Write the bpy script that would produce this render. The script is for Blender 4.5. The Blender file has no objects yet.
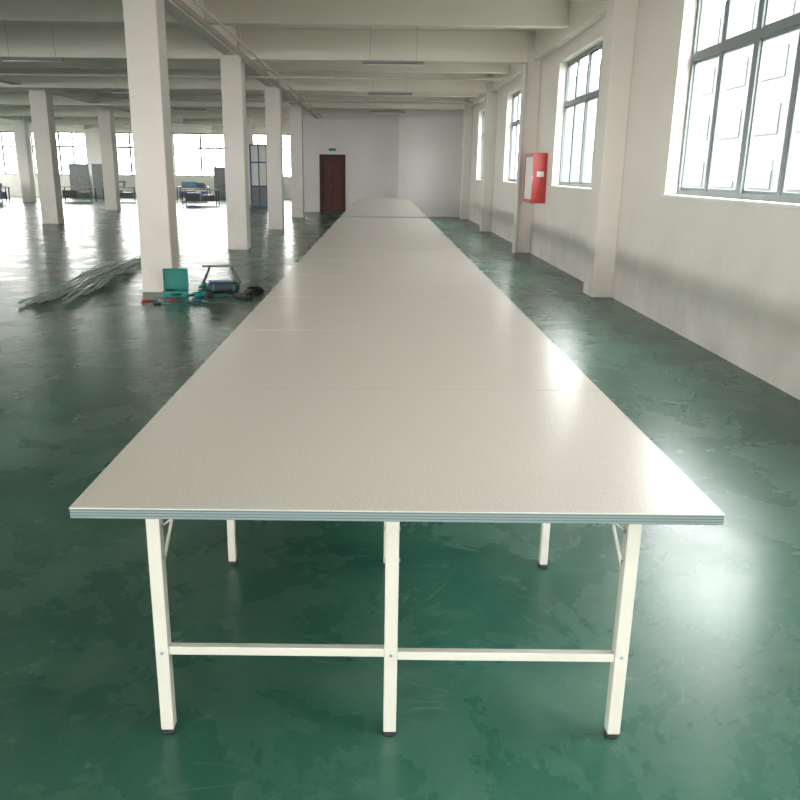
import bpy, bmesh, math, random
from mathutils import Vector, Matrix
random.seed(7)
scene = bpy.context.scene
COL = scene.collection

# ---------------------------------------------------------------- materials
def new_mat(name):
    m = bpy.data.materials.new(name); m.use_nodes = True
    nt = m.node_tree
    return m, nt, nt.nodes["Principled BSDF"]

def N(nt, t, **kw):
    n = nt.nodes.new(t)
    for k, v in kw.items():
        setattr(n, k, v)
    return n

def plain(name, col, rough=0.5, metal=0.0, var=0.08, scale=6.0, spec=0.5, bump=0.0):
    m, nt, b = new_mat(name)
    geo = N(nt, "ShaderNodeNewGeometry")
    no = N(nt, "ShaderNodeTexNoise"); no.inputs["Scale"].default_value = scale
    no.inputs["Detail"].default_value = 6
    nt.links.new(geo.outputs["Position"], no.inputs["Vector"])
    r = N(nt, "ShaderNodeValToRGB")
    r.color_ramp.elements[0].position = 0.3; r.color_ramp.elements[1].position = 0.7
    r.color_ramp.elements[0].color = (*[c*(1-var) for c in col], 1)
    r.color_ramp.elements[1].color = (*[min(1, c*(1+var)) for c in col], 1)
    nt.links.new(no.outputs["Fac"], r.inputs["Fac"])
    nt.links.new(r.outputs["Color"], b.inputs["Base Color"])
    b.inputs["Roughness"].default_value = rough
    b.inputs["Metallic"].default_value = metal
    b.inputs["Specular IOR Level"].default_value = spec
    if bump:
        bp = N(nt, "ShaderNodeBump"); bp.inputs["Strength"].default_value = bump
        bp.inputs["Distance"].default_value = 0.01
        nt.links.new(no.outputs["Fac"], bp.inputs["Height"])
        nt.links.new(bp.outputs["Normal"], b.inputs["Normal"])
    return m

def wall_mat(name, col, dirt):
    m, nt, b = new_mat(name); L = nt.links.new
    geo = N(nt, "ShaderNodeNewGeometry")
    no = N(nt, "ShaderNodeTexNoise"); no.inputs["Scale"].default_value = 1.6; no.inputs["Detail"].default_value = 9
    no.inputs["Roughness"].default_value = 0.65
    L(geo.outputs["Position"], no.inputs["Vector"])
    sp = N(nt, "ShaderNodeSeparateXYZ"); L(geo.outputs["Position"], sp.inputs[0])
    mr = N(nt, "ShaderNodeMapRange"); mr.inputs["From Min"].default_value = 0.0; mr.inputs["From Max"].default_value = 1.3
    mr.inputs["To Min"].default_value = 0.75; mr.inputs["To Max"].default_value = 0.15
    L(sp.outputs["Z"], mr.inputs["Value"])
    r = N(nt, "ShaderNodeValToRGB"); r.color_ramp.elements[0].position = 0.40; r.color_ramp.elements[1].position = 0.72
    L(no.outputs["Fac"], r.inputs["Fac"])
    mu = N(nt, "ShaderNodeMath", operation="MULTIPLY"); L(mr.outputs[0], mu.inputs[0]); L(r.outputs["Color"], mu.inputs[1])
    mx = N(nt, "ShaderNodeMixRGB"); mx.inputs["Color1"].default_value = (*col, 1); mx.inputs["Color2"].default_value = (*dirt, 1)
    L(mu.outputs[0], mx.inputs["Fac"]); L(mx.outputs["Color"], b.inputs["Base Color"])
    b.inputs["Roughness"].default_value = 0.75; b.inputs["Specular IOR Level"].default_value = 0.25
    bp = N(nt, "ShaderNodeBump"); bp.inputs["Strength"].default_value = 0.08; bp.inputs["Distance"].default_value = 0.01
    L(no.outputs["Fac"], bp.inputs["Height"]); L(bp.outputs["Normal"], b.inputs["Normal"])
    return m

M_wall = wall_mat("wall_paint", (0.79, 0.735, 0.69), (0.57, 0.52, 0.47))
M_wall2 = plain("wall_paint_grey", (0.78, 0.74, 0.73), 0.7, var=0.03, scale=0.8, spec=0.25)
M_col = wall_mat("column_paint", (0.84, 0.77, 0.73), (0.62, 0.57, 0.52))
M_ceil = plain("ceiling_paint", (0.86, 0.80, 0.73), 0.85, var=0.04, scale=0.7, spec=0.1)
M_frame = plain("window_frame_aluminium", (0.17, 0.20, 0.20), 0.45, var=0.03)
M_sill = plain("window_sill_stone", (0.74, 0.71, 0.68), 0.4, var=0.04)
M_leg = plain("cream_painted_steel", (0.66, 0.63, 0.56), 0.35, var=0.03)
M_black = plain("black_rubber", (0.03, 0.03, 0.032), 0.5)
M_bolt = plain("zinc_bolt", (0.45, 0.45, 0.45), 0.3, metal=0.9)
M_door = plain("brown_door", (0.10, 0.032, 0.02), 0.6, var=0.12, scale=3)
M_doorf = plain("door_frame", (0.07, 0.025, 0.018), 0.6)
M_red = plain("red_enamel", (0.46, 0.03, 0.025), 0.35, var=0.05)
M_white = plain("white_enamel", (0.72, 0.71, 0.69), 0.35, var=0.03)
M_pipe = plain("pipe_grey_white", (0.62, 0.59, 0.55), 0.45, var=0.04)
M_pipered = plain("pipe_dusty_pink", (0.50, 0.40, 0.36), 0.5, var=0.08)
M_teal = plain("teal_plastic", (0.005, 0.24, 0.21), 0.4, var=0.05)
M_blue = plain("blue_paint", (0.04, 0.12, 0.26), 0.45, var=0.08)
M_blue2 = plain("light_blue_cloth", (0.18, 0.33, 0.46), 0.7, var=0.1)
M_dark = plain("dark_steel", (0.06, 0.06, 0.07), 0.45, var=0.1)
M_cab = plain("cabinet_grey", (0.22, 0.22, 0.23), 0.5, var=0.1)
M_strip = plain("galvanised_strip", (0.52, 0.60, 0.53), 0.4, metal=0.0, var=0.25)
M_board = plain("fibre_board", (0.40, 0.30, 0.21), 0.7, var=0.1)
M_green = plain("exit_sign_green", (0.02, 0.25, 0.11), 0.4)
M_ext = plain("exterior_render", (0.066, 0.070, 0.071), 0.8, var=0.08, scale=0.3)
M_extw = plain("exterior_glass", (0.047, 0.054, 0.056), 0.6, var=0.1)
M_grd = plain("outdoor_paving", (0.10, 0.11, 0.09), 0.9, var=0.1, scale=0.4)

def glass_mat():
    m = bpy.data.materials.new("window_glass"); m.use_nodes = True
    nt = m.node_tree; nt.nodes.clear()
    out = N(nt, "ShaderNodeOutputMaterial")
    tr = N(nt, "ShaderNodeBsdfTransparent"); tr.inputs["Color"].default_value = (0.94, 0.98, 0.975, 1)
    gl = N(nt, "ShaderNodeBsdfGlossy"); gl.inputs["Roughness"].default_value = 0.03
    mx = N(nt, "ShaderNodeMixShader"); mx.inputs[0].default_value = 0.05
    nt.links.new(tr.outputs[0], mx.inputs[1])
    nt.links.new(gl.outputs[0], mx.inputs[2]); nt.links.new(mx.outputs[0], out.inputs[0])
    return m
M_glass = glass_mat()

def floor_mat():
    m, nt, b = new_mat("green_epoxy_floor")
    L = nt.links.new
    geo = N(nt, "ShaderNodeNewGeometry")
    def noise(scale, detail, rough, dist, loc=(0, 0, 0), sc=(1, 1, 1), rot=0.0):
        mp = N(nt, "ShaderNodeMapping"); mp.inputs["Location"].default_value = loc; mp.inputs["Scale"].default_value = sc
        mp.inputs["Rotation"].default_value = (0, 0, rot)
        L(geo.outputs["Position"], mp.inputs["Vector"])
        n = N(nt, "ShaderNodeTexNoise"); n.inputs["Scale"].default_value = scale; n.inputs["Detail"].default_value = detail
        n.inputs["Roughness"].default_value = rough; n.inputs["Distortion"].default_value = dist
        L(mp.outputs[0], n.inputs["Vector"]); return n.outputs["Fac"]
    def ramp(f, p0, p1):
        r = N(nt, "ShaderNodeMapRange"); r.inputs["From Min"].default_value = p0; r.inputs["From Max"].default_value = p1
        L(f, r.inputs["Value"]); return r.outputs[0]
    def mth(op, a, bb):
        n = N(nt, "ShaderNodeMath", operation=op)
        for i, v in enumerate((a, bb)):
            if isinstance(v, (int, float)): n.inputs[i].default_value = v
            else: L(v, n.inputs[i])
        return n.outputs[0]
    n1 = noise(0.7, 8, 0.62, 0.5)
    r1 = N(nt, "ShaderNodeValToRGB"); e = r1.color_ramp.elements
    e[0].position = 0.30; e[0].color = (0.014, 0.078, 0.053, 1)
    e[1].position = 0.72; e[1].color = (0.062, 0.175, 0.122, 1)
    x = e.new(0.5); x.color = (0.029, 0.118, 0.080, 1)
    L(n1, r1.inputs["Fac"])
    def lines(scale, dist, width, loc, sc, rot, mk):
        f = noise(scale, 1.0, 0.4, dist, loc, sc, rot)
        d = mth("ABSOLUTE", mth("SUBTRACT", f, 0.5), 0)
        ln = mth("SUBTRACT", 1.0, ramp(d, 0.0, width))
        return mth("MULTIPLY", ln, ramp(noise(mk, 3, 0.6, 0.3, (loc[1], loc[0], 0)), 0.52, 0.64))
    s1 = lines(1.6, 1.0, 0.004, (3, 8, 0), (1, .5, 1), .5, 2.1)
    s2 = lines(2.4, 0.6, 0.005, (13, 2, 0), (.4, 1.3, 1), -.7, 3.0)
    s3 = lines(5.0, 0.8, 0.012, (21, 5, 0), (.3, 1.0, 1), .9, 4.0)
    sl = mth("MULTIPLY", mth("MAXIMUM", mth("MAXIMUM", s1, s2), s3), 0.20)
    cloud = mth("MULTIPLY", ramp(noise(1.3, 10, 0.7, 0.4, (5, 5, 0)), 0.48, 0.85), 0.26)
    fine = mth("MULTIPLY", ramp(noise(14, 6, 0.7, 0.3, (1, 9, 0)), 0.55, 0.8), 0.14)
    tot = mth("MINIMUM", mth("ADD", mth("ADD", sl, cloud), fine), 1.0)
    mx = N(nt, "ShaderNodeMixRGB"); mx.inputs["Color2"].default_value = (0.34, 0.42, 0.33, 1)
    L(tot, mx.inputs["Fac"]); L(r1.outputs["Color"], mx.inputs["Color1"])
    L(mx.outputs["Color"], b.inputs["Base Color"])
    rg = N(nt, "ShaderNodeMapRange"); rg.inputs["From Min"].default_value = 0.3; rg.inputs["From Max"].default_value = 0.7
    rg.inputs["To Min"].default_value = 0.21; rg.inputs["To Max"].default_value = 0.33
    L(noise(1.3, 8, 0.65, 0.4, (5, 5, 0)), rg.inputs["Value"]); L(rg.outputs[0], b.inputs["Roughness"])
    b.inputs["Specular IOR Level"].default_value = 0.38
    bp = N(nt, "ShaderNodeBump"); bp.inputs["Strength"].default_value = 0.06; bp.inputs["Distance"].default_value = 0.02
    L(n1, bp.inputs["Height"]); L(bp.outputs["Normal"], b.inputs["Normal"])
    return m
M_floor = floor_mat()

def top_mat():
    m, nt, b = new_mat("laminate_table_top")
    L = nt.links.new
    geo = N(nt, "ShaderNodeNewGeometry")
    n = N(nt, "ShaderNodeTexNoise"); n.inputs["Scale"].default_value = 130; n.inputs["Detail"].default_value = 3
    L(geo.outputs["Position"], n.inputs["Vector"])
    r = N(nt, "ShaderNodeValToRGB")
    r.color_ramp.elements[0].position = 0.35; r.color_ramp.elements[1].position = 0.65
    r.color_ramp.elements[0].color = (0.64, 0.585, 0.535, 1); r.color_ramp.elements[1].color = (0.74, 0.68, 0.625, 1)
    L(n.outputs["Fac"], r.inputs["Fac"]); L(r.outputs["Color"], b.inputs["Base Color"])
    b.inputs["Roughness"].default_value = 0.22
    return m
M_top = top_mat()
M_join = plain("laminate_joint", (0.16, 0.145, 0.13), 0.6)

def edge_mat():
    m, nt, b = new_mat("layered_board_edge")
    L = nt.links.new
    geo = N(nt, "ShaderNodeNewGeometry")
    sp = N(nt, "ShaderNodeSeparateXYZ"); L(geo.outputs["Position"], sp.inputs[0])
    mu = N(nt, "ShaderNodeMath", operation="MULTIPLY"); mu.inputs[1].default_value = 120.0
    L(sp.outputs["Z"], mu.inputs[0])
    fr = N(nt, "ShaderNodeMath", operation="FRACT"); L(mu.outputs[0], fr.inputs[0])
    r = N(nt, "ShaderNodeValToRGB")
    r.color_ramp.elements[0].position = 0.25; r.color_ramp.elements[1].position = 0.45
    r.color_ramp.elements[0].color = (0.08, 0.11, 0.12, 1); r.color_ramp.elements[1].color = (0.22, 0.28, 0.28, 1)
    L(fr.outputs[0], r.inputs["Fac"]); L(r.outputs["Color"], b.inputs["Base Color"])
    b.inputs["Roughness"].default_value = 0.5
    return m
M_edge = edge_mat()

# ---------------------------------------------------------------- builders
def mesh_obj(name, boxes=(), cyls=(), mats=(), parent=None, bevel=0.0):
    bm = bmesh.new()
    for bx in boxes:
        x0, x1, y0, y1, z0, z1 = bx[:6]; mi = bx[6] if len(bx) > 6 else 0
        vs = [bm.verts.new((x, y, z)) for z in (z0, z1) for y in (y0, y1) for x in (x0, x1)]
        for f in ((0, 2, 3, 1), (4, 5, 7, 6), (0, 1, 5, 4), (2, 6, 7, 3), (0, 4, 6, 2), (1, 3, 7, 5)):
            fc = bm.faces.new([vs[i] for i in f]); fc.material_index = mi
    for cy in cyls:
        p0, p1, r = Vector(cy[0]), Vector(cy[1]), cy[2]
        mi = cy[3] if len(cy) > 3 else 0; seg = cy[4] if len(cy) > 4 else 16
        d = p1 - p0; q = d.to_track_quat('Z', 'Y')
        ra = []; rb = []
        for i in range(seg):
            a = 2*math.pi*i/seg
            o = q @ Vector((r*math.cos(a), r*math.sin(a), 0))
            ra.append(bm.verts.new(p0+o)); rb.append(bm.verts.new(p1+o))
        for i in range(seg):
            j = (i+1) % seg
            f = bm.faces.new((ra[i], ra[j], rb[j], rb[i])); f.material_index = mi; f.smooth = True
        f = bm.faces.new(ra[::-1]); f.material_index = mi
        f = bm.faces.new(rb); f.material_index = mi
    me = bpy.data.meshes.new(name); bm.to_mesh(me); bm.free()
    for m in mats: me.materials.append(m)
    ob = bpy.data.objects.new(name, me); COL.objects.link(ob)
    if bevel:
        md = ob.modifiers.new("bevel", "BEVEL"); md.width = bevel; md.segments = 2; md.limit_method = 'ANGLE'
    if parent: ob.parent = parent
    return ob

def empty(name, loc=(0, 0, 0), rz=0.0):
    e = bpy.data.objects.new(name, None); e.empty_display_size = 0.2
    e.location = loc; e.rotation_euler = (0, 0, rz)
    COL.objects.link(e); return e

# ---------------------------------------------------------------- dimensions
XR = 3.32; XL = -27.0; YB = -8.0
Y_END = 32.9; Y_DOOR = 35.7; Y_FAR = 52.0
XD0, XD1 = -3.35, 0.67
ZC = 4.55; T = 0.30
ZB = 3.95

mesh_obj("floor", [(XL-T, XR+T, YB-T, Y_FAR+T, -0.15, 0.0)], mats=[M_floor])
mesh_obj("ceiling", [(XL-T, XR+T, YB-T, Y_FAR+T, ZC, ZC+0.25)], mats=[M_ceil])

def wall_y(name, x0, x1, ya, yb, wins, mat):
    bx = []; cur = ya
    for (a, b, z0, z1) in sorted(wins):
        bx.append((x0, x1, cur, a, 0, ZC)); bx.append((x0, x1, a, b, 0, z0)); bx.append((x0, x1, a, b, z1, ZC)); cur = b
    bx.append((x0, x1, cur, yb, 0, ZC))
    return mesh_obj(name, bx, mats=[mat])
def wall_x(name, y0, y1, xa, xb, wins, mat):
    bx = []; cur = xa
    for (a, b, z0, z1) in sorted(wins):
        bx.append((cur, a, y0, y1, 0, ZC)); bx.append((a, b, y0, y1, 0, z0)); bx.append((a, b, y0, y1, z1, ZC)); cur = b
    bx.append((cur, xb, y0, y1, 0, ZC))
    return mesh_obj(name, bx, mats=[mat])

WZ0, WZ1 = 1.48, 3.72
wr = [(6.4+6.5*k, 9.7+6.5*k, WZ0, WZ1) for k in range(-2, 4)]
wall_y("wall_right", XR, XR+T, YB, Y_FAR, wr, M_wall)
wl = [(-6+6.5*k, -1.6+6.5*k, 1.2, 3.9) for k in range(0, 9)]
wall_y("wall_left", XL-T, XL, YB, Y_FAR, wl, M_wall)
wf = [(-26.2+4.4*k, -22.8+4.4*k, 1.3, 3.9) for k in range(0, 5)]
wall_x("wall_far", Y_FAR, Y_FAR+T, XL, XD0, wf, M_wall)
wb = [(-25+5*k, -21.2+5*k, 1.2, 3.8) for k in range(0, 5)] + [(-1.5, 2.3, 1.2, 3.8)]
wall_x("wall_rear", YB-T, YB, XL, XR, wb, M_wall)
wall_x("wall_end", Y_END, Y_DOOR-0.001, XD1, XR-0.001, [], M_wall2)
mesh_obj("wall_door", [(XD0, -3.25+0.62, Y_DOOR, Y_DOOR+0.2, 0, ZC), (-1.62, XD1, Y_DOOR, Y_DOOR+0.2, 0, ZC),
                       (-2.63, -1.62, Y_DOOR, Y_DOOR+0.2, 2.35, ZC),
                       (XD0, XD0+0.2, Y_DOOR+0.2, Y_FAR, 0, ZC)], mats=[M_wall2])

wcount = [0]
def window(axis, face, a, b, z0, z1, inward, npan=4):
    wcount[0] += 1
    root = empty("window_%d" % wcount[0])
    off = -inward*0.17; c = face+off
    fb = []; gb = []
    def add(lst, u0, u1, zz0, zz1, th, mi=0, sh=0.0):
        if axis == 'y': lst.append((c+sh-th, c+sh+th, u0, u1, zz0, zz1, mi))
        else: lst.append((u0, u1, c+sh-th, c+sh+th, zz0, zz1, mi))
    w = 0.055
    add(fb, a, b, z0, z0+w, .03); add(fb, a, b, z1-w, z1, .03)
    add(fb, a, a+w, z0+w, z1-w, .03); add(fb, b-w, b, z0+w, z1-w, .03)
    zt = z0+(z1-z0)*0.66
    add(fb, a+w, b-w, zt-.035, zt+.035, .032)
    pw = (b-a)/npan
    for i in range(1, npan):
        ww = 0.05 if i*2 == npan else 0.032
        add(fb, a+i*pw-ww, a+i*pw+ww, z0+w, z1-w, .026)
    for i in range(npan):
        u0 = a+i*pw+0.045; u1 = a+(i+1)*pw-0.045; s = 0.010*(1 if i % 2 else -1)
        for (q0, q1) in ((z0+w, zt-.035), (zt+.035, z1-w)):
            add(fb, u0, u1, q0, q0+.03, .012, sh=s); add(fb, u0, u1, q1-.03, q1, .012, sh=s)
            add(fb, u0, u0+.025, q0+.03, q1-.03, .012, sh=s); add(fb, u1-.025, u1, q0+.03, q1-.03, .012, sh=s)
            add(gb, u0+.025, u1-.025, q0+.03, q1-.03, .003, sh=s)
    mesh_obj("frame", fb, mats=[M_frame], parent=root)
    bm = bmesh.new()
    for g in gb:
        if axis == 'y':
            xm = (g[0]+g[1])/2; vs = [(xm, g[2], g[4]), (xm, g[3], g[4]), (xm, g[3], g[5]), (xm, g[2], g[5])]
        else:
            ym = (g[2]+g[3])/2; vs = [(g[0], ym, g[4]), (g[1], ym, g[4]), (g[1], ym, g[5]), (g[0], ym, g[5])]
        bm.faces.new([bm.verts.new(v) for v in vs])
    me = bpy.data.meshes.new("glass"); bm.to_mesh(me); bm.free(); me.materials.append(M_glass)
    go = bpy.data.objects.new("glass", me); COL.objects.link(go); go.parent = root
    i0, i1 = sorted((face+inward*0.05, face-inward*0.13))
    if axis == 'y': mesh_obj("sill", [(i0, i1, a-.04, b+.04, z0-.03, z0+.004)], mats=[M_sill], parent=root, bevel=.005)
    else: mesh_obj("sill", [(a-.04, b+.04, i0, i1, z0-.03, z0+.004)], mats=[M_sill], parent=root, bevel=.005)
    L = bpy.data.lights.new("daylight_portal", 'AREA'); L.shape = 'RECTANGLE'
    o = bpy.data.objects.new("daylight_portal", L); COL.objects.link(o)
    L.cycles.is_portal = True
    cc = face-inward*0.26
    if axis == 'y':
        o.location = (cc, (a+b)/2, (z0+z1)/2); o.rotation_euler = (0, math.radians(-90*inward), 0)
        L.size = z1-z0; L.size_y = b-a
    else:
        o.location = ((a+b)/2, cc, (z0+z1)/2); o.rotation_euler = (math.radians(90*inward), 0, 0)
        L.size = b-a; L.size_y = z1-z0
    o.parent = root
for (a, b, z0, z1) in wr: window('y', XR, a, b, z0, z1, -1)
for (a, b, z0, z1) in wl: window('y', XL, a, b, z0, z1, 1)
for (a, b, z0, z1) in wf: window('x', Y_FAR, a, b, z0, z1, -1)
for (a, b, z0, z1) in wb: window('x', YB, a, b, z0, z1, 1)

# ---------------------------------------------------------------- columns / pilasters / beams
ROWS = [-1.4, 5.2, 11.7, 18.3, 24.9, 31.4]
def column(x, y, s=0.225, name="concrete_column"):
    mesh_obj(name, [(x-s, x+s, y-s, y+s, 0, ZC), (x-s-.006, x+s+.006, y-s-.006, y+s+.006, 0, 0.10)], mats=[M_col], bevel=0.012)
for y in ROWS: column(-3.20, y, 0.22)
for (x, y) in [(-10.6, 5.2), (-10.6, 12.6), (-10.6, 19.4), (-10.6, 26.4), (-11.7, 35.8), (-18.4, 43), (-18.6, 19.4), (-18.6, 5.2), (-6.9, 43.0)]:
    column(x, y, 0.26)
for y in ROWS[1:] :
    mesh_obj("wall_pilaster", [(XR-0.30, XR, y-0.25, y+0.25, 0, ZC)], mats=[M_wall], bevel=0.01)
for y in ROWS + [38.0, 44.6]:
    x1 = XR if y < 32 else XD0
    mesh_obj("ceiling_beam", [(XL, x1, y-0.17, y+0.17, ZB, ZC)], mats=[M_ceil], bevel=0.01)
for y in [1.9, 8.5, 15.0, 21.6, 28.2]:
    mesh_obj("ceiling_beam", [(XL, XR, y-0.11, y+0.11, 4.12, ZC)], mats=[M_ceil], bevel=0.01)
for x in [-3.20, -10.6, -18.5]:
    y1 = 35.6 if x > -4 else Y_FAR
    mesh_obj("ceiling_beam", [(x-0.14, x+0.14, YB, y1, 4.02, ZC)], mats=[M_ceil], bevel=0.01)
mesh_obj("ceiling_beam", [(XR-0.16, XR, YB, Y_END, 3.98, ZC)], mats=[M_ceil], bevel=0.01)

def pipe_run(name, pts, r, mat):
    cu = bpy.data.curves.new(name, 'CURVE'); cu.dimensions = '3D'; cu.bevel_depth = r; cu.bevel_resolution = 4
    s = cu.splines.new('POLY'); s.points.add(len(pts)-1)
    for i, p in enumerate(pts): s.points[i].co = (*p, 1)
    cu.materials.append(mat)
    o = bpy.data.objects.new(name, cu); COL.objects.link(o); return o
pipe_run("sprinkler_pipe", [(-2.75, 10, 3.86), (-2.75, 35.6, 3.86)], 0.045, M_pipered)
pipe_run("sprinkler_pipe", [(-2.5, 2, 3.86), (-2.5, 35.6, 3.86)], 0.025, M_pipe)
pipe_run("sprinkler_pipe", [(-9, 20.0, 3.80), (XR-0.5, 20.0, 3.80)], 0.024, M_pipe)
pipe_run("sprinkler_pipe", [(-9, 26.6, 3.80), (XR-0.5, 26.6, 3.80)], 0.028, M_pipered)
def tube_light(x, y):
    r = empty("fluorescent_batten", (x, y, 0))
    mesh_obj("housing", [(-.6, .6, -.04, .04, 3.72, 3.77, 0)], mats=[M_cab], parent=r)
    mesh_obj("tube", [], [((-.57, 0, 3.70), (.57, 0, 3.70), .014, 0)], mats=[M_white], parent=r)
    mesh_obj("hangers", [], [((-.45, 0, 3.77), (-.45, 0, ZC-.002), .004, 0), ((.45, 0, 3.77), (.45, 0, ZC-.002), .004, 0)], mats=[M_bolt], parent=r)
for y in (16.7, 23.2, 30.0):
    tube_light(0.2, y); tube_light(-6.8, y); tube_light(-14.2, y+6)

pipe_run("wall_drain_pipe", [(XR-0.36, 17.98, 0.0), (XR-0.36, 17.98, 3.9)], 0.055, M_pipe)
pipe_run("wall_conduit", [(XR-0.02, 12.3, 1.0), (XR-0.02, 12.3, 4.0)], 0.016, M_pipe)
mesh_obj("wall_socket_box", [(XR-0.05, XR, 12.24, 12.36, 0.9, 1.02)], mats=[M_white], bevel=.004)

# ---------------------------------------------------------------- door
dr = empty("door_1")
mesh_obj("leaf_left", [(-2.585, -2.125, Y_DOOR+.04, Y_DOOR+.09, 0.01, 2.30), (-2.53, -2.18, Y_DOOR+.028, Y_DOOR+.04, .2, 1.0), (-2.53, -2.18, Y_DOOR+.028, Y_DOOR+.04, 1.15, 2.15)], mats=[M_door], parent=dr, bevel=.006)
mesh_obj("leaf_right", [(-2.125, -1.665, Y_DOOR+.045, Y_DOOR+.09, 0.01, 2.30), (-2.07, -1.72, Y_DOOR+.028, Y_DOOR+.045, .2, 1.0), (-2.07, -1.72, Y_DOOR+.028, Y_DOOR+.045, 1.15, 2.15)], mats=[M_door], parent=dr, bevel=.006)
mesh_obj("backing", [(-2.62, -1.63, Y_DOOR+.095, Y_DOOR+.19, 0, 2.34)], mats=[M_doorf], parent=dr)
mesh_obj("frame", [(-2.68, -2.585, Y_DOOR-.03, Y_DOOR+.12, 0, 2.40), (-1.665, -1.57, Y_DOOR-.03, Y_DOOR+.12, 0, 2.40), (-2.585, -1.665, Y_DOOR-.03, Y_DOOR+.12, 2.30, 2.40)], mats=[M_doorf], parent=dr)
mesh_obj("handles", [], [((-2.16, Y_DOOR-.0, 1.0), (-2.16, Y_DOOR-.0, 1.2), .012), ((-2.09, Y_DOOR-.0, 1.0), (-2.09, Y_DOOR-.0, 1.2), .012)], mats=[M_bolt], parent=dr)
mesh_obj("exit_sign", [(-2.30, -1.95, Y_DOOR-.03, Y_DOOR, 2.52, 2.67, 0), (-2.28, -1.97, Y_DOOR-.034, Y_DOOR-.03, 2.54, 2.65, 1)], mats=[M_white, M_green])

# ---------------------------------------------------------------- fire hydrant cabinet
fh = empty("fire_hydrant_cabinet")
bx0, bx1, by0, by1, bz0, bz1 = XR-0.26, XR, 16.75, 17.75, 1.12, 2.10
mesh_obj("body", [(bx0, bx1, by0, by1, bz0, bz1)], mats=[M_red], parent=fh, bevel=.01)
mesh_obj("door_frame", [(bx0-.02, bx0, by0, by1, bz0, bz0+.07), (bx0-.02, bx0, by0, by1, bz1-.07, bz1),
                        (bx0-.02, bx0, by0, by0+.07, bz0+.07, bz1-.07), (bx0-.02, bx0, by1-.07, by1, bz0+.07, bz1-.07)], mats=[M_red], parent=fh)
mesh_obj("door_panel", [(bx0-.012, bx0-.001, by0+.07, by1-.07, bz0+.07, bz1-.07)], mats=[M_white], parent=fh)
mesh_obj("latch", [(bx0-.035, bx0-.02, by0+.02, by0+.05, 1.55, 1.67)], mats=[M_bolt], parent=fh)
mesh_obj("side_notice", [(bx0+.06, bx1-.06, by0-.004, by0, 1.64, 1.74)], mats=[M_white], parent=fh)

# ---------------------------------------------------------------- cutting tables
TX0, TX1 = -0.855, 0.957; ZT = 0.80; TH = 0.032
LX = (-0.652, 0.042, 0.742)
def cutting_table(y0, y1, seam):
    root = empty("cutting_table")
    bx = []
    y = y0
    while y < y1-0.01:
        ye = min(y+seam, y1)
        bx.append((TX0, TX1, y, ye-0.006, ZT-0.003, ZT, 0))
        if ye < y1-.01: bx.append((TX0+.002, TX1-.002, ye-0.0055, ye-.0005, ZT-0.003, ZT-.0006, 1))
        y = ye
    mesh_obj("top_laminate", bx, mats=[M_top, M_join], parent=root)
    mesh_obj("top_core", [(TX0+.001, TX1-.001, y0+.001, y1-.008, ZT-TH, ZT-0.003, 0)], mats=[M_edge], parent=root)
    y = y0+0.10; k = 0
    while y < y1-0.05:
        lb = []; pads = []; cy = []
        for x in LX:
            h = 0.020 if k % 2 == 0 else 0.017
            lb.append((x-h, x+h, y-h, y+h, 0.016, ZT-TH))
            pads.append((x-.016, x+.016, y-.016, y+.016, 0.008, 0.016, 0))
            cy.append(((x, y, 0), (x, y, 0.010), 0.022, 0))
        mesh_obj("legs", lb, mats=[M_leg], parent=root, bevel=.003)
        mesh_obj("foot_pads", pads, cy, mats=[M_black], parent=root)
        if k % 2 == 0:
            mesh_obj("low_rail", [(LX[0]+.020, LX[1]-.020, y-.012, y+.012, .280, .308), (LX[1]+.020, LX[2]-.020, y-.012, y+.012, .270, .298)], mats=[M_leg], parent=root, bevel=.002)
            bolts = []; rods = []
            for x in LX:
                for zz in (.60, .70):
                    bolts.append(((x-.024, y, zz), (x+.024, y, zz), .006, 0, 10))
                bolts.append(((x, y-.022, .29), (x, y+.022, .29), .005, 0, 10))
            s = {0: 1, 2: -1}
            for i in (0, 2):
                x = LX[i]
                rods.append(((x+s[i]*.02, y+.01, ZT-TH-.07), (x+s[i]*.11, y+.03, ZT-TH-.003), .003, 0, 8))
                rods.append(((x, y+.02, ZT-TH-.25), (x, y+.35, ZT-TH-.005), .005, 0, 8))
            mesh_obj("bolts", [], bolts, mats=[M_bolt], parent=root)
            mesh_obj("stay_rods", [], rods, mats=[M_leg], parent=root)
        mesh_obj("top_bearer", [(LX[0]+.0225, LX[1]-.0225, y-.015, y+.015, ZT-TH-.012, ZT-TH-.0005), (LX[1]+.0225, LX[2]-.0225, y-.015, y+.015, ZT-TH-.012, ZT-TH-.0005)], mats=[M_leg], parent=root)
        y += 1.12 if k % 2 == 0 else 0.18+1.12
        k += 1
    return root
t1 = cutting_table(2.04, 16.9, 1.30)
t2 = cutting_table(17.25, 29.3, 1.30)

# ---------------------------------------------------------------- items on floor left
sb = empty("steel_strip_bundle")
for i in range(20):
    cu = bpy.data.curves.new("strip", 'CURVE'); cu.dimensions = '3D'; cu.bevel_depth = 0.010; cu.bevel_resolution = 2
    s = cu.splines.new('NURBS'); s.points.add(5)
    a = random.uniform(-1, 1); z = 0.013+0.016*(i % 4)
    xs = [-4.34+a*.32, -4.42+a*.26, -4.50+a*.22, -4.58+a*.20, -4.66+a*.18, -4.74+a*.24]
    y0 = 10.4+random.uniform(-.3, 1.2); y1 = 15.9+random.uniform(-1.2, .6)
    bow = random.uniform(0, .10)
    for j in range(6):
        s.points[j].co = (xs[j]+random.uniform(-.05, .05), y0+(y1-y0)*j/5, z+(bow if j in (2, 3) else 0), 1)
    s.use_endpoint_u = True; s.order_u = 4
    cu.materials.append(M_strip)
    o = bpy.data.objects.new("strip", cu); COL.objects.link(o); o.parent = sb

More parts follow.
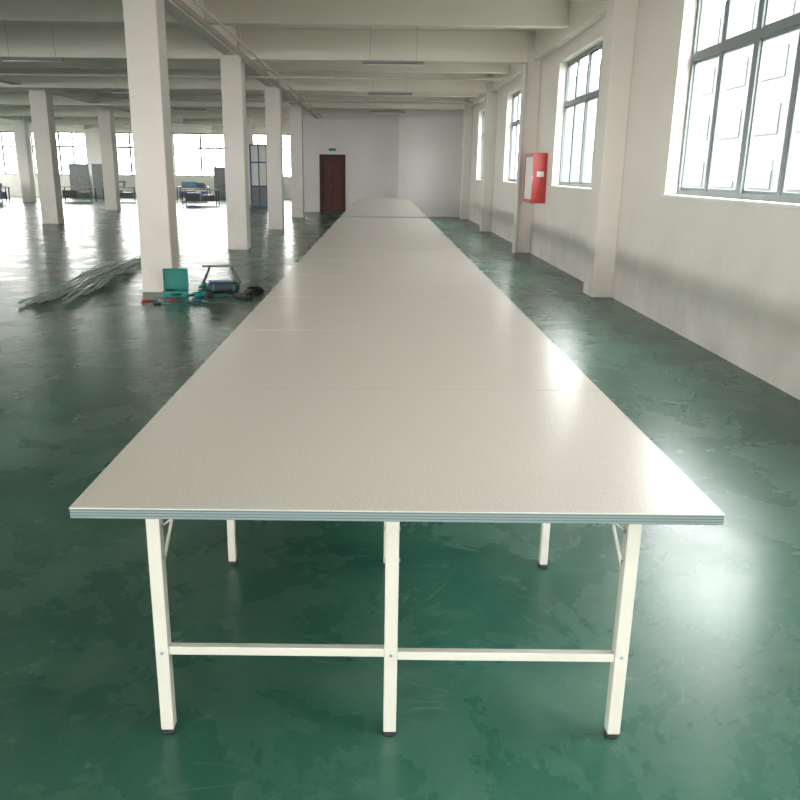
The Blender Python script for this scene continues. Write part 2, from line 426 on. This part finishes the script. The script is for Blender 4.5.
tc = empty("tool_case", (-2.86, 11.16, 0), math.radians(12))
mesh_obj("base", [(-.17, .17, -.14, .14, 0, .02), (-.17, .17, -.14, -.125, .02, .09), (-.17, .17, .125, .14, .02, .09), (-.17, -.155, -.125, .125, .02, .09), (.155, .17, -.125, .125, .02, .09)], mats=[M_teal], parent=tc, bevel=.006)
mesh_obj("lid", [(-.17, .17, .145, .16, .08, .37), (-.17, -.155, .10, .145, .09, .37), (.155, .17, .10, .145, .09, .37), (-.155, .155, .10, .145, .355, .37)], mats=[M_teal], parent=tc, bevel=.006)
mesh_obj("lid_ribs", [(-.11, -.09, .136, .145, .12, .34), (-.01, .01, .136, .145, .12, .34), (.09, .11, .136, .145, .12, .34)], mats=[M_teal], parent=tc)
mesh_obj("tools", [(-.13, -.02, -.10, .08, .02, .085, 0), (.02, .13, -.04, .08, .02, .07, 1)], [((0.02, -.08, .06), (.14, -.08, .06), .022, 0)], mats=[M_black, M_dark], parent=tc)
mesh_obj("handle", [], [((-.06, -.14, .05), (-.06, -.18, .05), .01), ((.06, -.14, .05), (.06, -.18, .05), .01), ((-.06, -.18, .05), (.06, -.18, .05), .012)], mats=[M_black], parent=tc)

def drill(x, y, rz, m):
    pd = empty("power_drill", (x, y, 0), rz)
    mesh_obj("body", [(-.02, .15, -.02, .02, .02, .058, 0)], [((0, -.12, .036), (0, .09, .036), .035, 0)], mats=[m], parent=pd)
    mesh_obj("chuck", [], [((0, -.12, .036), (0, -.2, .036), .02)], mats=[M_dark], parent=pd)
    mesh_obj("battery", [(.15, .22, -.05, .06, 0, .07)], mats=[M_black], parent=pd, bevel=.006)
drill(-2.52, 11.15, math.radians(-40), M_teal)
drill(-1.95, 11.05, math.radians(60), M_dark)

tb = empty("tool_bag", (-2.30, 11.66, 0), math.radians(15))
mesh_obj("body", [(-.23, .23, -.13, .13, 0, .14)], mats=[M_dark], parent=tb, bevel=.05)
mesh_obj("flap", [(-.2, .1, -.10, .10, .135, .155)], mats=[M_blue], parent=tb, bevel=.01)
mesh_obj("strap", [(-.16, -.13, -.137, -.128, .02, .12), (.13, .16, -.137, -.128, .02, .12)], mats=[M_teal], parent=tb)
fs = empty("folding_stand", (-2.50, 12.55, 0), 0.1)
cy = []
for sx in (-1, 1):
    for sy in (-1, 1):
        cy.append(((sx*.28, sy*.17, 0.0), (sx*.16, sy*.08, .26), .013))
    cy.append(((sx*.22, -.125, .13), (sx*.22, .125, .13), .009))
mesh_obj("legs", [(-.27, .27, -.10, .10, .255, .275)], cy, mats=[M_cab], parent=fs)
def coil(x, y, r0, n, m):
    cc = bpy.data.curves.new("cable_coil", 'CURVE'); cc.dimensions = '3D'; cc.bevel_depth = .008
    s = cc.splines.new('POLY'); s.points.add(n)
    for i in range(n+1):
        a = i*0.36; r = r0+.03*math.sin(i*.7)
        s.points[i].co = (x+r*math.cos(a), y+r*math.sin(a), .01+.0006*i, 1)
    cc.materials.append(m)
    o = bpy.data.objects.new("cable_coil", cc); COL.objects.link(o)
coil(-1.84, 11.60, .13, 90, M_black)
coil(-2.62, 12.0, .10, 60, M_teal)
def pliers(x, y, rz, m):
    p = empty("pliers", (x, y, 0), rz)
    mesh_obj("grips", [], [((-.16, -.035, .012), (-.03, -.006, .012), .011), ((-.16, .035, .012), (-.03, .006, .012), .011)], mats=[m], parent=p)
    mesh_obj("jaws", [(-.035, .05, -.013, .013, .003, .02)], mats=[M_dark], parent=p, bevel=.004)
pliers(-3.05, 10.70, .3, M_red)
pliers(-2.72, 10.78, .2, M_red)
for k, (x, y, rz) in enumerate([(-2.88, 10.42, .5), (-2.42, 10.72, -.5), (-2.15, 11.15, .2)]):
    p = empty("screwdriver", (x, y, 0), rz)
    mesh_obj("grip", [], [((-.1, 0, .016), (0, 0, .016), .016)], mats=[M_blue if k else M_black], parent=p)
    mesh_obj("shaft", [], [((0, 0, .016), (.13, 0, .008), .005)], mats=[M_bolt], parent=p)

# ---------------------------------------------------------------- far left workshop furniture
def worktable(x, y, w, d, topm, rz=0.0, load=None):
    r = empty("worktable", (x, y, 0), rz)
    mesh_obj("top", [(-w/2, w/2, -d/2, d/2, .74, .78)], mats=[topm], parent=r, bevel=.005)
    L = [(sx*(w/2-.06)-.025, sx*(w/2-.06)+.025, sy*(d/2-.06)-.025, sy*(d/2-.06)+.025, 0, .74) for sx in (-1, 1) for sy in (-1, 1)]
    L += [(-w/2+.1, w/2-.1, d/2-.075, d/2-.045, .2, .24), (-w/2+.1, w/2-.1, -d/2+.045, -d/2+.075, .2, .24)]
    mesh_obj("legs", L, mats=[M_dark], parent=r)
    if load == "cloth":
        mesh_obj("folded_cloth", [(-w*.35, w*.1, -d*.3, d*.3, .78, 1.08, 0), (w*.12, w*.4, -d*.3, d*.25, .78, .98, 1)], mats=[M_blue2, M_blue], parent=r, bevel=.04)
        mesh_obj("lower_boards", [(-w*.42, w*.42, -d*.35, d*.35, .24, .55)], mats=[M_blue], parent=r)
    if load == "machine":
        mesh_obj("sewing_machine", [(-.25, .25, -.09, .09, .78, .82), (.15, .25, -.07, .07, .82, 1.1), (-.25, .15, -.05, .05, 1.0, 1.1), (-.25, -.17, -.05, .05, .85, 1.0)], [((.25, 0, 1.0), (.29, 0, 1.0), .07)], mats=[M_cab], parent=r, bevel=.015)
        mesh_obj("lower_boxes", [(-w*.4, 0, -d*.3, d*.3, .24, .6), (.1, w*.4, -d*.3, d*.3, .24, .5)], mats=[M_dark], parent=r)
worktable(-19.9, 41, 2.4, 1.2, M_blue, 0.1, "cloth")
worktable(-21.2, 43.5, 2.4, 1.2, M_blue, 0.0, "cloth")
worktable(-16.4, 44.5, 1.8, .9, M_board, 0.0, "machine")
worktable(-14.2, 45.0, 1.8, .9, M_board, 0.0, "machine")
worktable(-9.1, 41.5, 1.8, .8, M_board, 0.0, "machine")
worktable(-10.7, 47, 1.8, .9, M_blue, 0.0, "cloth")
def cabinet(x, y, w, d, h, m):
    r = empty("steel_cabinet", (x, y, 0))
    mesh_obj("carcass", [(-w/2, w/2, -d/2, d/2, .06, h), (-w/2+.04, w/2-.04, -d/2+.04, d/2-.04, 0, .06)], mats=[m], parent=r, bevel=.01)
    mesh_obj("doors", [(-w/2+.02, -.005, -d/2-.018, -d/2-.001, .10, h-.04), (.005, w/2-.02, -d/2-.018, -d/2-.001, .10, h-.04)], mats=[m], parent=r, bevel=.004)
    mesh_obj("handles", [], [((-.04, -d/2-.03, h*.5), (-.04, -d/2-.03, h*.6), .01), ((.04, -d/2-.03, h*.5), (.04, -d/2-.03, h*.6), .01)], mats=[M_bolt], parent=r)
cabinet(-16.9, 50.4, 1.2, .5, 2.0, M_cab)
cabinet(-18.3, 50.4, 1.2, .5, 2.0, M_cab)
cabinet(-9.6, 50.6, 1.2, .5, 1.9, M_cab)
gp = empty("glazed_partition", (-5.85, 39.5, 0))
w_, h_ = 0.42, 2.9
mesh_obj("frame", [(-w_, -w_+.07, -.03, .03, 0, h_), (w_-.07, w_, -.03, .03, 0, h_), (-.025, .025, -.025, .025, .07, h_-.07),
                   (-w_+.07, w_-.07, -.03, .03, 0, .07), (-w_+.07, w_-.07, -.03, .03, h_-.07, h_), (-w_+.07, w_-.07, -.024, .024, .95, 1.02), (-w_+.07, w_-.07, -.024, .024, 2.05, 2.11)], mats=[M_blue], parent=gp)
mesh_obj("infill", [(-w_+.07, w_-.07, -.008, .008, .07, .95, 0), (-w_+.07, w_-.07, -.004, .004, 1.02, h_-.07, 1)], mats=[M_cab, M_white], parent=gp)

# ---------------------------------------------------------------- outdoors
mesh_obj("outdoor_ground", [(XR+T, 90, -60, 140, -0.4, -0.3), (-110, XL-T, -60, 140, -0.4, -0.3), (XL-T, XR+T, Y_FAR+T, 140, -.4, -.3), (XL-T, XR+T, -60, YB-T, -.4, -.3)], mats=[M_grd])
bx = [(22, 36, -10, 130, -.3, 12.5, 0)]
for k in range(27):
    for z in (1.0, 4.0, 7.0, 10.0):
        bx.append((21.93, 22.0, -8+5*k, -5+5*k, z, z+1.6, 1))
mesh_obj("neighbouring_building", bx, mats=[M_ext, M_extw])

# ---------------------------------------------------------------- world
w = bpy.data.worlds.new("overcast_sky"); scene.world = w; w.use_nodes = True
nt = w.node_tree; bg = nt.nodes["Background"]
tc_ = N(nt, "ShaderNodeTexCoord"); sx = N(nt, "ShaderNodeSeparateXYZ"); rp = N(nt, "ShaderNodeValToRGB")
rp.color_ramp.elements[0].position = 0.0; rp.color_ramp.elements[0].color = (1.0, 0.955, 0.91, 1)
rp.color_ramp.elements[1].position = 0.6; rp.color_ramp.elements[1].color = (0.76, 0.77, 0.78, 1)
nt.links.new(tc_.outputs["Generated"], sx.inputs[0]); nt.links.new(sx.outputs["Z"], rp.inputs["Fac"])
nt.links.new(rp.outputs["Color"], bg.inputs["Color"]); bg.inputs["Strength"].default_value = 24.0

# ---------------------------------------------------------------- camera
cd = bpy.data.cameras.new("camera"); cam = bpy.data.objects.new("camera", cd); COL.objects.link(cam)
cd.sensor_width = 36; cd.lens = 36; cd.shift_x = 0.0255; cd.clip_start = 0.05; cd.clip_end = 400
th = math.atan(228/800)
cam.matrix_world = Matrix.Translation((0, 0, 1.70)) @ Matrix.Rotation(math.pi/2-th, 4, 'X') @ Matrix.Rotation(math.radians(0.6), 4, 'Z')
scene.camera = cam
scene.view_settings.view_transform = 'Standard'
scene.view_settings.exposure = 0.0
